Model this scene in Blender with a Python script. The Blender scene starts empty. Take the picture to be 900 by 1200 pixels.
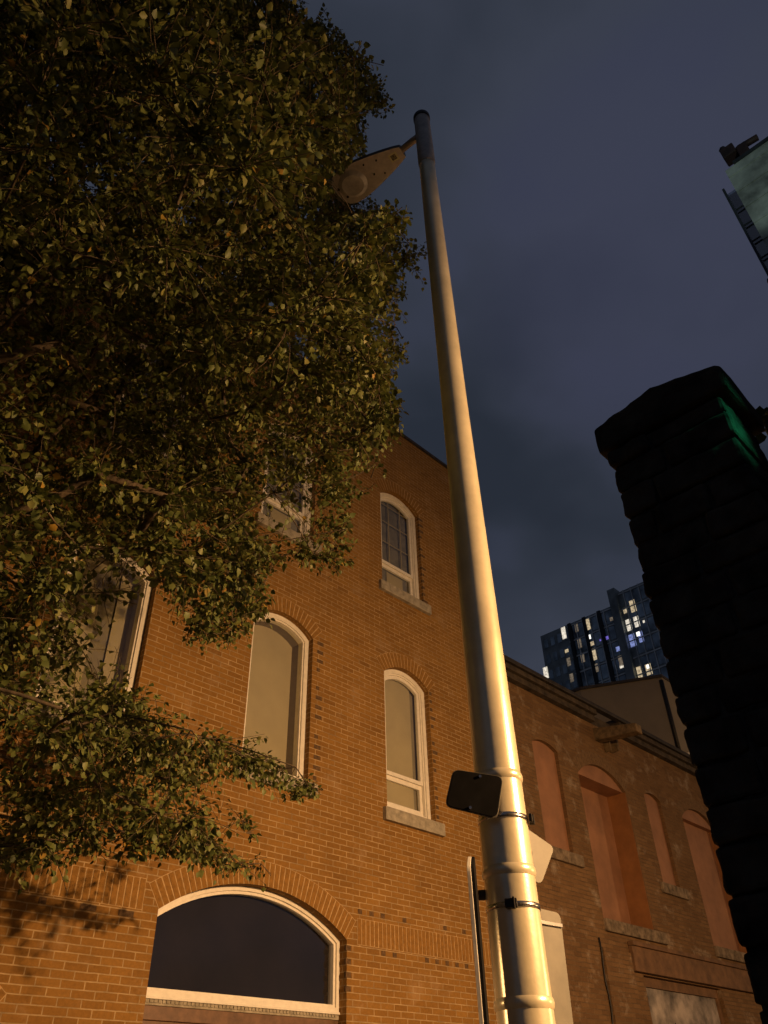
import bpy, bmesh, math, random
import numpy as np
from mathutils import Vector, Matrix
from mathutils.geometry import tessellate_polygon

random.seed(7)
rng = np.random.default_rng(11)
S = bpy.context.scene
COL = S.collection
R = math.radians

# ------------------------------------------------------------------ camera
# x runs along the street fronts, y towards them, z up; the camera stands at the origin, 1.6 m up
F_PX = 924.35
CD = (0.69353253, 0.43078625, 0.57743904)     # street direction in picture axes (right, down, forward)
CN = (-0.72009963, 0.43861606, 0.5376546)     # direction into the fronts
CU = (-0.02165983, -0.78869459, 0.61440353)   # up
CAMZ = 1.6
cam = bpy.data.objects.new('camera', bpy.data.cameras.new('camera'))
COL.objects.link(cam)
cx = Vector((CD[0], CN[0], CU[0])); cy = -Vector((CD[1], CN[1], CU[1])); cz = -Vector((CD[2], CN[2], CU[2]))
m = Matrix((cx, cy, cz)).transposed().to_4x4(); m.translation = (0, 0, CAMZ)
cam.matrix_world = m
cam.data.sensor_fit = 'HORIZONTAL'; cam.data.sensor_width = 36.0
cam.data.lens = 36.0 * F_PX / 900.0
cam.data.clip_start = 0.05; cam.data.clip_end = 3000
S.camera = cam

# ------------------------------------------------------------------ night sky
W = bpy.data.worlds.new('World'); S.world = W; W.use_nodes = True
nt = W.node_tree; nt.nodes.clear()
def wn(t, **k):
    n = nt.nodes.new(t)
    for a, b in k.items(): setattr(n, a, b)
    return n
wo = wn('ShaderNodeOutputWorld'); bg = wn('ShaderNodeBackground'); tc = wn('ShaderNodeTexCoord')
n1 = wn('ShaderNodeTexNoise'); n1.inputs['Scale'].default_value = 2.1; n1.inputs['Detail'].default_value = 4; n1.inputs['Roughness'].default_value = .5
n2 = wn('ShaderNodeTexNoise'); n2.inputs['Scale'].default_value = 4.2; n2.inputs['Detail'].default_value = 3
mp = wn('ShaderNodeMapping'); mp.inputs['Location'].default_value = (3.4, 1.2, .3); mp.inputs['Scale'].default_value = (1, 1, 1.5)
r1 = wn('ShaderNodeValToRGB')
r1.color_ramp.elements[0].position = .40; r1.color_ramp.elements[0].color = (.020, .0255, .038, 1)
r1.color_ramp.elements[1].position = .60; r1.color_ramp.elements[1].color = (.039, .046, .067, 1)
mx = wn('ShaderNodeMixRGB', blend_type='MIX'); mx.inputs['Color2'].default_value = (.035, .041, .068, 1)
mr = wn('ShaderNodeMapRange'); mr.inputs['From Min'].default_value = .5; mr.inputs['From Max'].default_value = .72
nt.links.new(tc.outputs['Generated'], mp.inputs['Vector'])
nt.links.new(mp.outputs['Vector'], n1.inputs['Vector']); nt.links.new(mp.outputs['Vector'], n2.inputs['Vector'])
nt.links.new(n1.outputs['Fac'], r1.inputs['Fac']); nt.links.new(r1.outputs['Color'], mx.inputs['Color1'])
nt.links.new(n2.outputs['Fac'], mr.inputs['Value']); nt.links.new(mr.outputs['Result'], mx.inputs['Fac'])
dt = wn('ShaderNodeVectorMath', operation='DOT_PRODUCT'); dt.inputs[1].default_value = (.616, .1125, .7797)
nt.links.new(tc.outputs['Generated'], dt.inputs[0])
gm = wn('ShaderNodeMapRange'); gm.interpolation_type = 'SMOOTHSTEP'; gm.inputs['From Min'].default_value = .955; gm.inputs['From Max'].default_value = .999; gm.inputs['To Max'].default_value = .42
nt.links.new(dt.outputs['Value'], gm.inputs['Value'])
gx = wn('ShaderNodeMixRGB', blend_type='MIX'); gx.inputs['Color2'].default_value = (.046, .049, .092, 1)
nt.links.new(gm.outputs['Result'], gx.inputs['Fac']); nt.links.new(mx.outputs['Color'], gx.inputs['Color1'])
nt.links.new(gx.outputs['Color'], bg.inputs['Color']); bg.inputs['Strength'].default_value = 1.03
nt.links.new(bg.outputs['Background'], wo.inputs['Surface'])

# ------------------------------------------------------------------ lamps of the street, one of them added fill
def lamp(name, kind, loc, target, energy, color, **k):
    l = bpy.data.lights.new(name, kind); l.energy = energy; l.color = color
    for a, b in k.items(): setattr(l, a, b)
    o = bpy.data.objects.new(name, l); COL.objects.link(o); o.location = loc
    o.rotation_euler = (Vector(target) - Vector(loc)).to_track_quat('-Z', 'Y').to_euler()
    return o
# sodium street lamp across the way, tipped down towards the fronts
lamp('sodium_street_light', 'AREA', (5.5, -2.5, 4.5), (5.9, -2.5 + 5.8, 4.5 - 7.4), 1160, (1, .56, .235), shape='DISK', size=.30)
# added warm fill from down the street, not a known lamp
lamp('added_fill_light', 'POINT', (26.0, -9.0, 5.2), (0, 0, 0), 2000, (1, .58, .25), shadow_soft_size=.25)
# shaded door light further down the front, thrown low along the pavement
lamp('door_downlight', 'SPOT', (-1.2, 5.8, 2.62), (-1.2 + 5 * .788 * .927, 5.8 - 5 * .616 * .927, 2.62 - 5 * .385), 560, (1, .58, .25), spot_size=R(40), spot_blend=.6, shadow_soft_size=.16)
# green signal lens round the corner
lamp('green_signal_light', 'SPOT', (2.27, -3.2, 4.6), (2.08, .41, 3.33), 700, (.05, 1, .45), spot_size=R(3.1), spot_blend=.5, shadow_soft_size=.08)

S.view_settings.view_transform = 'Standard'; S.view_settings.look = 'None'
S.view_settings.exposure = 0; S.view_settings.gamma = 1; S.view_settings.use_curve_mapping = False
S.render.engine = 'CYCLES'
S.cycles.use_denoising = True
S.cycles.denoiser = 'OPENIMAGEDENOISE'; S.cycles.denoising_prefilter = 'ACCURATE'; S.cycles.denoising_input_passes = 'RGB_ALBEDO_NORMAL'
S.cycles.max_bounces = 6; S.cycles.transparent_max_bounces = 12
S.cycles.sample_clamp_indirect = 4.0

# ------------------------------------------------------------------ materials
def M(name):
    mt = bpy.data.materials.new(name); mt.use_nodes = True
    t = mt.node_tree; b = t.nodes['Principled BSDF']
    return mt, t, b
def N(t, typ, **k):
    n = t.nodes.new(typ)
    for a, v in k.items():
        if a in n.inputs: n.inputs[a].default_value = v
        else: setattr(n, a, v)
    return n
def ramp(t, stops):
    n = t.nodes.new('ShaderNodeValToRGB'); e = n.color_ramp.elements
    while len(e) < len(stops): e.new(.5)
    for x, (p, c) in zip(e, stops): x.position = p; x.color = (*c, 1)
    return n
def plain(name, col, rough=.6, var=.12, scale=9, metallic=0, bump=.0, bscale=60, spec=.5):
    mt, t, b = M(name); L = t.links.new
    tcn = N(t, 'ShaderNodeTexCoord')
    no = N(t, 'ShaderNodeTexNoise', Scale=scale, Detail=5.0, Roughness=.62)
    L(tcn.outputs['Object'], no.inputs['Vector'])
    lo = [c * (1 - var * 1.6) for c in col]; hi = [min(1, c * (1 + var)) for c in col]
    r = ramp(t, [(.32, lo), (.68, hi)]); L(no.outputs['Fac'], r.inputs['Fac']); L(r.outputs['Color'], b.inputs['Base Color'])
    b.inputs['Roughness'].default_value = rough; b.inputs['Metallic'].default_value = metallic
    b.inputs['Specular IOR Level'].default_value = spec
    if bump:
        n2 = N(t, 'ShaderNodeTexNoise', Scale=bscale, Detail=4.0); L(tcn.outputs['Object'], n2.inputs['Vector'])
        bp = N(t, 'ShaderNodeBump', Strength=bump, Distance=.01); L(n2.outputs['Fac'], bp.inputs['Height']); L(bp.outputs['Normal'], b.inputs['Normal'])
    return mt
def brick(name, stops, mortar, mortar_size=.0045, stain=None, stain_amt=.0, bumpy=.6, wob=.004):
    mt, t, b = M(name); L = t.links.new
    uv = N(t, 'ShaderNodeUVMap', uv_map='UVMap')
    nz = N(t, 'ShaderNodeTexNoise', Scale=9.0, Detail=3.0); L(uv.outputs['UV'], nz.inputs['Vector'])
    sub = N(t, 'ShaderNodeVectorMath', operation='SUBTRACT'); L(nz.outputs['Color'], sub.inputs[0]); sub.inputs[1].default_value = (.5, .5, .5)
    sc = N(t, 'ShaderNodeVectorMath', operation='SCALE'); L(sub.outputs[0], sc.inputs[0]); sc.inputs['Scale'].default_value = wob * 2
    ad = N(t, 'ShaderNodeVectorMath', operation='ADD'); L(uv.outputs['UV'], ad.inputs[0]); L(sc.outputs[0], ad.inputs[1])
    bt = N(t, 'ShaderNodeTexBrick', offset=.5, offset_frequency=2)
    for k, v in (('Scale', 1.0), ('Mortar Size', mortar_size), ('Mortar Smooth', .12), ('Bias', 0.0), ('Brick Width', .195), ('Row Height', .0585)): bt.inputs[k].default_value = v
    bt.inputs['Color1'].default_value = (0, 0, 0, 1); bt.inputs['Color2'].default_value = (1, 1, 1, 1); bt.inputs['Mortar'].default_value = (.5, .5, .5, 1)
    L(ad.outputs[0], bt.inputs['Vector'])
    cr = ramp(t, stops); L(bt.outputs['Color'], cr.inputs['Fac'])
    # mottling inside the bricks and broad weathering
    n3 = N(t, 'ShaderNodeTexNoise', Scale=38.0, Detail=5.0, Roughness=.7); L(uv.outputs['UV'], n3.inputs['Vector'])
    r3 = ramp(t, [(.25, (.72, .72, .72)), (.75, (1.2, 1.2, 1.2))]); L(n3.outputs['Fac'], r3.inputs['Fac'])
    mu = N(t, 'ShaderNodeMixRGB', blend_type='MULTIPLY'); mu.inputs['Fac'].default_value = .8
    L(cr.outputs['Color'], mu.inputs['Color1']); L(r3.outputs['Color'], mu.inputs['Color2'])
    n4 = N(t, 'ShaderNodeTexNoise', Scale=.9, Detail=6.0, Roughness=.6); L(uv.outputs['UV'], n4.inputs['Vector'])
    r4 = ramp(t, [(.3, (.80, .78, .76)), (.7, (1.12, 1.12, 1.12))]); L(n4.outputs['Fac'], r4.inputs['Fac'])
    mu2 = N(t, 'ShaderNodeMixRGB', blend_type='MULTIPLY'); mu2.inputs['Fac'].default_value = .9
    L(mu.outputs['Color'], mu2.inputs['Color1']); L(r4.outputs['Color'], mu2.inputs['Color2'])
    # mortar: pale where clean, faded into the brick elsewhere
    n5 = N(t, 'ShaderNodeTexNoise', Scale=5.0, Detail=4.0, Roughness=.7); L(uv.outputs['UV'], n5.inputs['Vector'])
    r5 = ramp(t, [(.34, [c * .52 for c in mortar]), (.66, mortar)]); L(n5.outputs['Fac'], r5.inputs['Fac'])
    mm = N(t, 'ShaderNodeMixRGB'); L(bt.outputs['Fac'], mm.inputs['Fac']); L(mu2.outputs['Color'], mm.inputs['Color1']); L(r5.outputs['Color'], mm.inputs['Color2'])
    out = mm.outputs['Color']
    if stain:
        n6 = N(t, 'ShaderNodeTexNoise', Scale=2.3, Detail=7.0, Roughness=.72); L(uv.outputs['UV'], n6.inputs['Vector'])
        r6 = N(t, 'ShaderNodeMapRange'); r6.inputs['From Min'].default_value = .55; r6.inputs['From Max'].default_value = .70; r6.inputs['To Max'].default_value = stain_amt
        L(n6.outputs['Fac'], r6.inputs['Value'])
        ms = N(t, 'ShaderNodeMixRGB'); L(r6.outputs['Result'], ms.inputs['Fac']); L(out, ms.inputs['Color1']); ms.inputs['Color2'].default_value = (*stain, 1)
        out = ms.outputs['Color']
    L(out, b.inputs['Base Color'])
    b.inputs['Roughness'].default_value = .85; b.inputs['Specular IOR Level'].default_value = .25
    hm = N(t, 'ShaderNodeMath', operation='MULTIPLY_ADD'); L(bt.outputs['Fac'], hm.inputs[0]); hm.inputs[1].default_value = -1.0
    hs = N(t, 'ShaderNodeMath', operation='MULTIPLY'); L(n3.outputs['Fac'], hs.inputs[0]); hs.inputs[1].default_value = .55
    L(hs.outputs[0], hm.inputs[2])
    bp = N(t, 'ShaderNodeBump', Strength=bumpy, Distance=.006); L(hm.outputs[0], bp.inputs['Height']); L(bp.outputs['Normal'], b.inputs['Normal'])
    return mt
def glass(name, rough=.02, tint=(.9, .93, .95), refl=.35):
    mt, t, b = M(name); L = t.links.new
    t.nodes.remove(b); o = t.nodes['Material Output']
    tr = N(t, 'ShaderNodeBsdfTransparent'); tr.inputs['Color'].default_value = (*tint, 1)
    gl = N(t, 'ShaderNodeBsdfGlossy'); gl.inputs['Roughness'].default_value = rough; gl.inputs['Color'].default_value = (.95, .97, 1, 1)
    lw = N(t, 'ShaderNodeFresnel'); lw.inputs['IOR'].default_value = 1.55
    mul = N(t, 'ShaderNodeMath', operation='MULTIPLY_ADD'); L(lw.outputs[0], mul.inputs[0]); mul.inputs[1].default_value = 1.0; mul.inputs[2].default_value = refl * .15
    mix = N(t, 'ShaderNodeMixShader'); L(mul.outputs[0], mix.inputs[0]); L(tr.outputs[0], mix.inputs[1]); L(gl.outputs[0], mix.inputs[2])
    L(mix.outputs[0], o.inputs['Surface'])
    return mt
def emit(name, col, st, var=.5, scale=3):
    mt, t, b = M(name); L = t.links.new
    tcn = N(t, 'ShaderNodeTexCoord'); no = N(t, 'ShaderNodeTexNoise', Scale=scale, Detail=2.0); L(tcn.outputs['Object'], no.inputs['Vector'])
    r = ramp(t, [(.35, [c * (1 - var) for c in col]), (.6, col)]); L(no.outputs['Fac'], r.inputs['Fac'])
    b.inputs['Base Color'].default_value = (.05, .05, .05, 1)
    L(r.outputs['Color'], b.inputs['Emission Color']); b.inputs['Emission Strength'].default_value = st
    return mt

m_brick = brick('orange_brick', [(.0, (.215, .106, .024)), (.05, (.238, .119, .026)), (.5, (.258, .130, .029)), (1, (.285, .147, .034))], (.47, .325, .165), .0052, (.50, .38, .25), .22)
m_vouss = plain('arch_brick', (.262, .132, .030), .85, .16, 22, bump=.5, bscale=90, spec=.25)
m_burnt = plain('burnt_brick', (.12, .068, .03), .75, .3, 30, bump=.4, spec=.3)
m_mortar = plain('mortar', (.46, .31, .155), .9, .2, 14, bump=.4, spec=.2)
m_old = brick('weathered_brick', [(0, (.158, .088, .040)), (.3, (.182, .102, .046)), (.7, (.202, .115, .052)), (1, (.225, .130, .060))], (.21, .135, .072), .005, (.44, .36, .27), .65, 1.0, .010)
m_white = plain('white_trim_paint', (.82, .775, .685), .45, .06, 18, bump=.06)
m_sill = plain('limestone', (.36, .32, .25), .85, .22, 14, bump=.4, spec=.25)
m_oldsill = plain('weathered_sandstone', (.23, .175, .12), .9, .35, 11, bump=.6, spec=.2)
m_blind = plain('beige_blind', (.49, .41, .245), .8, .05, 3)
m_room = plain('dim_room', (.06, .055, .05), .9, .3, 2)
m_jamb_and_shadow = plain('jamb_paint_and_blind_shadow', (.28, .235, .15), .7, .08, 8)
m_dark_room = plain('painted_dark_room', (.014, .012, .012), .85, .35, 1.5)  # near-black colour paints the unlit room behind the glass
m_curtain2 = plain('grey_curtain', (.27, .245, .20), .85, .2, 6)
m_glass = glass('window_glass')
m_glass_dark = glass('transom_glass', .01, (.9, .88, .9), .5)
m_brown = plain('brown_wood_paint', (.155, .082, .045), .5, .22, 12, bump=.1)
m_coping = plain('dark_coping', (.05, .042, .038), .6, .3, 8)
m_orange = plain('orange_infill_paint', (.325, .158, .082), .65, .17, 2.2, bump=.08, bscale=25)
m_orange_d = plain('orange_reveal_paint', (.29, .125, .044), .6, .12, 5, bump=.08)
m_cornice = plain('weathered_wood', (.062, .046, .032), .85, .4, 7, bump=.6, bscale=30)
m_gutter = plain('dark_gutter', (.03, .025, .022), .6, .4, 6)
m_timber = plain('old_timber', (.16, .11, .058), .85, .35, 9, bump=.7, bscale=35)
m_shop = plain('brown_red_lintel', (.175, .092, .043), .75, .25, 6, bump=.2)
m_paper = plain('sun_bleached_film', (.30, .255, .22), .5, .55, 3.0)
m_stucco = plain('beige_stucco', (.25, .215, .165), .9, .06, 2, bump=.25, bscale=80)
m_pole = plain('galvanised_steel', (.90, .80, .56), .27, .10, 5, metallic=.34, bump=.05, bscale=45)
m_pole2 = plain('brown_steel_sleeve', (.52, .45, .39), .5, .2, 12, metallic=.3)
m_strap = plain('stainless_strap', (.62, .6, .57), .24, .1, 20, metallic=1)
m_dark = plain('dark_bracket', (.03, .027, .025), .5, .3, 20, metallic=.4)
m_signback = plain('bare_aluminium', (.14, .128, .10), .55, .15, 6, metallic=.1)
m_blacksign = plain('black_sign_face', (.006, .0055, .006), .8, .4, 14, spec=.12)
m_lamp = plain('grey_lamp_housing', (.80, .72, .64), .6, .10, 16, bump=.08)
m_lampd = plain('dark_lamp_top', (.06, .055, .055), .5, .2, 14)
m_label = plain('yellow_label', (.95, .86, .52), .6, .12, 30)
m_stone = plain('black_rough_stone', (.040, .036, .029), .9, .5, 7, bump=.9, bscale=16, spec=.2)
m_stone2 = plain('joint_mortar_dark', (.05, .047, .04), .95, .5, 12, bump=.8, spec=.15)
m_asphalt = plain('asphalt', (.05, .05, .05), .85, .3, 30, bump=.5, bscale=180)
m_pave = plain('concrete_pavement', (.115, .105, .095), .9, .2, 4, bump=.25, bscale=120)
m_kerb = plain('granite_kerb', (.30, .29, .27), .8, .2, 30)
m_bark = plain('grey_brown_bark', (.105, .075, .045), .9, .4, 14, bump=.9, bscale=34)
m_tower = plain('dark_tower_panel', (.28, .33, .34), .5, .3, .4)
m_towerglass = plain('dark_tower_glazing', (.34, .42, .47), .22, .5, .25, metallic=.6)
m_mull = plain('grey_mullion', (.78, .84, .86), .5, .2, .6)
m_conc = plain('pale_tower_concrete', (.34, .38, .35), .5, .45, .16)
m_mast = plain('dark_mast_steel', (.02, .026, .032), .6, .3, 1)
m_redsteel = plain('dark_red_steel', (.035, .014, .012), .7, .4, .5)

def leaf_mat(name, stops):
    mt, t, b = M(name); L = t.links.new
    g = N(t, 'ShaderNodeNewGeometry')
    cr = ramp(t, stops); L(g.outputs['Random Per Island'], cr.inputs['Fac'])
    L(cr.outputs['Color'], b.inputs['Base Color']); b.inputs['Roughness'].default_value = .5
    b.inputs['Specular IOR Level'].default_value = .35
    tl = N(t, 'ShaderNodeBsdfTranslucent'); L(cr.outputs['Color'], tl.inputs['Color'])
    mix = N(t, 'ShaderNodeMixShader'); mix.inputs[0].default_value = .18
    L(b.outputs[0], mix.inputs[1]); L(tl.outputs[0], mix.inputs[2]); L(mix.outputs[0], t.nodes['Material Output'].inputs['Surface'])
    return mt
m_leaf = leaf_mat('pear_leaf', [(0, (.075, .096, .026)), (.4, (.115, .142, .037)), (.8, (.17, .186, .048)), (.975, (.22, .21, .06)), (.995, (.36, .22, .035))])
m_ivy = leaf_mat('ivy_leaf', [(0, (.03, .05, .02)), (1, (.07, .10, .035))])

# ------------------------------------------------------------------ mesh helper
class MB:
    def __init__(self): self.v = []; self.f = []; self.mi = []; self.sm = []
    def poly(self, pts, mi=0, smooth=False):
        i = len(self.v); self.v += [tuple(p) for p in pts]; self.f.append(list(range(i, i + len(pts)))); self.mi.append(mi); self.sm.append(smooth); return self
    def hexa(self, p, mi=0):      # 8 corners: bottom ring 0-3, top ring 4-7
        i = len(self.v); self.v += [tuple(q) for q in p]
        for a in ((3, 2, 1, 0), (4, 5, 6, 7), (0, 1, 5, 4), (1, 2, 6, 5), (2, 3, 7, 6), (3, 0, 4, 7)):
            self.f.append([i + k for k in a]); self.mi.append(mi); self.sm.append(False)
        return self
    def box(self, x0, x1, y0, y1, z0, z1, mi=0):
        return self.hexa([(x0, y0, z0), (x1, y0, z0), (x1, y1, z0), (x0, y1, z0), (x0, y0, z1), (x1, y0, z1), (x1, y1, z1), (x0, y1, z1)], mi)
    def prism(self, loop, vec, mi=0, caps=True):
        n = len(loop); i = len(self.v); vec = Vector(vec)
        self.v += [tuple(p) for p in loop] + [tuple(Vector(p) + vec) for p in loop]
        if caps:
            self.f.append([i + k for k in range(n)]); self.f.append([i + n + k for k in reversed(range(n))]); self.mi += [mi, mi]; self.sm += [False, False]
        for k in range(n):
            k2 = (k + 1) % n
            self.f.append([i + k2, i + k, i + n + k, i + n + k2]); self.mi.append(mi); self.sm.append(False)
        return self
    def tube(self, pts, rad, n=12, mi=0, caps=True, smooth=True):
        pts = [Vector(p) for p in pts]; i = len(self.v)
        up = Vector((0.31, .17, .93))
        for k, p in enumerate(pts):
            d = (pts[min(k + 1, len(pts) - 1)] - pts[max(k - 1, 0)])
            if d.length < 1e-9: d = Vector((0, 0, 1))
            d.normalize()
            a = d.cross(up)
            if a.length < .05: a = d.cross(Vector((1, 0, 0)))
            a.normalize(); b = d.cross(a)
            r = rad[k] if hasattr(rad, '__len__') else rad
            for q in range(n):
                t = 2 * math.pi * q / n
                self.v.append(tuple(p + a * (r * math.cos(t)) + b * (r * math.sin(t))))
        for k in range(len(pts) - 1):
            for q in range(n):
                q2 = (q + 1) % n
                self.f.append([i + k * n + q, i + k * n + q2, i + (k + 1) * n + q2, i + (k + 1) * n + q]); self.mi.append(mi); self.sm.append(smooth)
        if caps:
            self.f.append([i + q for q in reversed(range(n))]); self.f.append([i + (len(pts) - 1) * n + q for q in range(n)]); self.mi += [mi, mi]; self.sm += [False, False]
        return self
    def build(self, name, mats, parent=None, bevel=0):
        me = bpy.data.meshes.new(name)
        if not isinstance(mats, (list, tuple)): mats = [mats]
        org = Vector(parent['_org']) if parent is not None else Vector((0, 0, 0))
        me.from_pydata([tuple(Vector(p) - org) for p in self.v], [], self.f)
        for x in mats: me.materials.append(x)
        me.polygons.foreach_set('material_index', self.mi); me.polygons.foreach_set('use_smooth', self.sm)
        uv = me.uv_layers.new(name='UVMap')
        for p in me.polygons:
            nx, ny, nz = (abs(c) for c in p.normal)
            for li in p.loop_indices:
                q = self.v[me.loops[li].vertex_index]
                if ny >= nx and ny >= nz: u = (q[0], q[2])
                elif nx >= nz: u = (q[1] + .07, q[2])
                else: u = (q[0], q[1])
                uv.data[li].uv = u
        o = bpy.data.objects.new(name, me); COL.objects.link(o)
        if parent is not None: o.parent = parent; o['_org'] = tuple(org)
        else: o['_org'] = (0, 0, 0)
        if bevel:
            b = o.modifiers.new('bevel', 'BEVEL'); b.width = bevel; b.segments = 2; b.limit_method = 'ANGLE'
        return o
def thing(name, label, cat, loc=(0, 0, 0), group=None):
    o = bpy.data.objects.new(name, None); COL.objects.link(o); o.location = loc; o['_org'] = tuple(loc)
    o.empty_display_size = .2
    o['label'] = label; o['category'] = cat
    if group: o['group'] = group
    return o
def tag(o, label, cat, group=None):
    o['label'] = label; o['category'] = cat
    if group: o['group'] = group
    return o
def struct(o, kind='structure'): o['kind'] = kind; return o

def proj(p):
    x, y, z = p[0], p[1], p[2] - CAMZ
    a = [x * CD[i] + y * CN[i] + z * CU[i] for i in range(3)]
    if a[2] <= .05: return None
    return 450 + F_PX * a[0] / a[2], 600 + F_PX * a[1] / a[2]

# ------------------------------------------------------------------ arch outlines
def arch_pts(x0, x1, zs, rise, n=14, off=0.0):
    """points left to right along a segmental arch springing at zs; off widens it"""
    h = (x1 - x0) / 2; rad = (h * h + rise * rise) / (2 * rise); c = (x0 + x1) / 2; cz_ = zs + rise - rad
    a = math.asin(h / rad); r = rad + off
    return [(c + r * math.sin(-a + 2 * a * k / n), cz_ + r * math.cos(-a + 2 * a * k / n)) for k in range(n + 1)]
def arch_loop(x0, x1, z0, zs, rise, n=14):
    return [(x0, z0)] + arch_pts(x0, x1, zs, rise, n) + [(x1, z0)]
def inset(x0, x1, z0, zs, rise, d, n=14, db=None):
    """outline moved inwards by d (db at the foot)"""
    db = d if db is None else db
    h = (x1 - x0) / 2; rad = (h * h + rise * rise) / (2 * rise); c = (x0 + x1) / 2; cz_ = zs + rise - rad
    r = rad - d; h2 = h - d; a = math.asin(h2 / r)
    return [(c - h2, z0 + db)] + [(c + r * math.sin(-a + 2 * a * k / n), cz_ + r * math.cos(-a + 2 * a * k / n)) for k in range(n + 1)] + [(c + h2, z0 + db)]
def ring_frame(mb, outer, inner, y0, y1, mi=0):
    """closed picture-frame solid between two outlines with equal point counts"""
    n = len(outer)
    for k in range(n):
        k2 = (k + 1) % n
        a, b, c, d = outer[k], outer[k2], inner[k2], inner[k]
        mb.poly([(a[0], y0, a[1]), (d[0], y0, d[1]), (c[0], y0, c[1]), (b[0], y0, b[1])], mi)
        mb.poly([(d[0], y0, d[1]), (d[0], y1, d[1]), (c[0], y1, c[1]), (c[0], y0, c[1])], mi)
        mb.poly([(a[0], y1, a[1]), (a[0], y0, a[1]), (b[0], y0, b[1]), (b[0], y1, b[1])], mi)
        mb.poly([(a[0], y1, a[1]), (b[0], y1, b[1]), (c[0], y1, c[1]), (d[0], y1, d[1])], mi)
def sheet(mb, loop, y, mi=0):
    mb.poly([(p[0], y, p[1]) for p in reversed(loop)], mi)
def pierced_wall(mb, x0, x1, z0, z1, y, holes, depths, mi=0, mr=0):
    loops = [[(x0, z0), (x1, z0), (x1, z1), (x0, z1)]] + holes
    flat = [p for l in loops for p in l]
    tris = tessellate_polygon([[Vector((p[0], p[1], 0)) for p in l] for l in loops])
    for t in tris:
        a, b, c = (flat[k] for k in t)
        ar = (b[0] - a[0]) * (c[1] - a[1]) - (b[1] - a[1]) * (c[0] - a[0])
        if abs(ar) < 1e-9: continue
        if ar < 0: b, c = c, b
        mb.poly([(q[0], y, q[1]) for q in (a, b, c)], mi)
    for l, d in zip(holes, depths):
        for k in range(len(l)):
            a, b = l[k], l[(k + 1) % len(l)]
            mb.poly([(a[0], y, a[1]), (a[0], y + d, a[1]), (b[0], y + d, b[1]), (b[0], y, b[1])], mr)
def voussoirs(mb, x0, x1, zs, rise, thick, y, pitch=.0615, gap=.012, proud=.0035, mi=0, mm=1, skew=False):
    h = (x1 - x0) / 2; rad = (h * h + rise * rise) / (2 * rise); c = (x0 + x1) / 2; cz_ = zs + rise - rad
    a = math.asin(h / rad); n = max(5, round(2 * a * (rad + thick * .4) / pitch)); da = 2 * a / n
    def P(r, t, yy): return (c + r * math.sin(t), yy, cz_ + r * math.cos(t))
    for k in range(n):
        t0 = -a + k * da; t1 = t0 + da
        g = gap / 2 / rad
        e = random.uniform(-.0015, .002)
        r0, r1 = rad - .002, rad + thick
        q = [P(r0, t0 + g, y - proud - e), P(r0, t1 - g, y - proud - e), P(r1, t1 - g, y - proud - e), P(r1, t0 + g, y - proud - e)]
        mb.prism([Vector(p) for p in q], (0, proud + .05 + e, 0), mi)
        mb.poly([P(r0, t0, y - .0018), P(r0, t1, y - .0018), P(r1 + .006, t1, y - .0018), P(r1 + .006, t0, y - .0018)], mm)
def soldier_band(mb, x0, x1, z0, z1, y, pitch=.0615, gap=.012, proud=.0035):
    n = round((x1 - x0) / pitch); p = (x1 - x0) / n
    for k in range(n):
        e = random.uniform(-.0015, .002)
        a = x0 + k * p + gap / 2; b = a + p - gap
        mb.box(a, b, y - proud - e, y + .03, z0 + .006, z1 - .006, 0)
    mb.poly([(x0, y - .0018, z0), (x1, y - .0018, z0), (x1, y - .0018, z1), (x0, y - .0018, z1)], 1)

# ------------------------------------------------------------------ ground
def flat(name, x0, x1, y0, y1, z, mt):
    b = MB(); b.poly([(x0, y0, z), (x1, y0, z), (x1, y1, z), (x0, y1, z)]); return struct(b.build(name, mt))
flat('ground', -900, 1400, -900, 1400, 0.0, m_asphalt)
b = MB(); b.box(-60, 90, -1.9, 6.399, -.05, .12); struct(b.build('pavement', m_pave))
b = MB()
for k in range(-30, 45): b.box(k * 2 + .004, k * 2 + 1.996, -2.06, -1.904, -.05, .135)
struct(b.build('kerb', m_kerb))

# ------------------------------------------------------------------ front building (orange brick, three storeys)
D = 6.4
BX0, BX1, BTOP = -2.2, 9.1, 10.80
hA = thing('brick_building', 'three storey orange brick building with white arched windows behind the leafy tree', 'building', (3.5, D, 0))
WIN = [  # x0, x1, z0, spring, rise, kind
    (6.79, 7.655, 4.515, 6.255, .17, 'sash'),
    (6.80, 7.675, 7.63, 9.28, .17, 'sash_grid'),
    (4.664, 5.56, 4.515, 6.255, .17, 'picture'),
    (2.47, 3.40, 4.515, 6.13, .19, 'picture_wide'),
    (4.62, 5.50, 7.63, 9.28, .17, 'sash_grid'),
    (2.49, 3.39, 7.63, 9.28, .17, 'sash_grid'),
]
TR = (3.954, 6.155, .135, 3.085, .34)
AL = (.70, 2.70, .135, 2.22, .34)
holes = [arch_loop(w[0], w[1], w[2], w[3], w[4]) for w in WIN] + [arch_loop(*TR, n=24), arch_loop(*AL, n=24)]
b = MB()
pierced_wall(b, BX0, BX1, 0.0, BTOP, D, holes, [.28] * len(WIN) + [.6, .6])
b.poly([(BX1, D, 0), (BX1, D + 9, 0), (BX1, D + 9, BTOP), (BX1, D, BTOP)])
b.poly([(BX0, D + 9, 0), (BX0, D, 0), (BX0, D, BTOP), (BX0, D + 9, BTOP)])
b.poly([(BX1, D + 9, 0), (BX0, D + 9, 0), (BX0, D + 9, BTOP), (BX1, D + 9, BTOP)])
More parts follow.
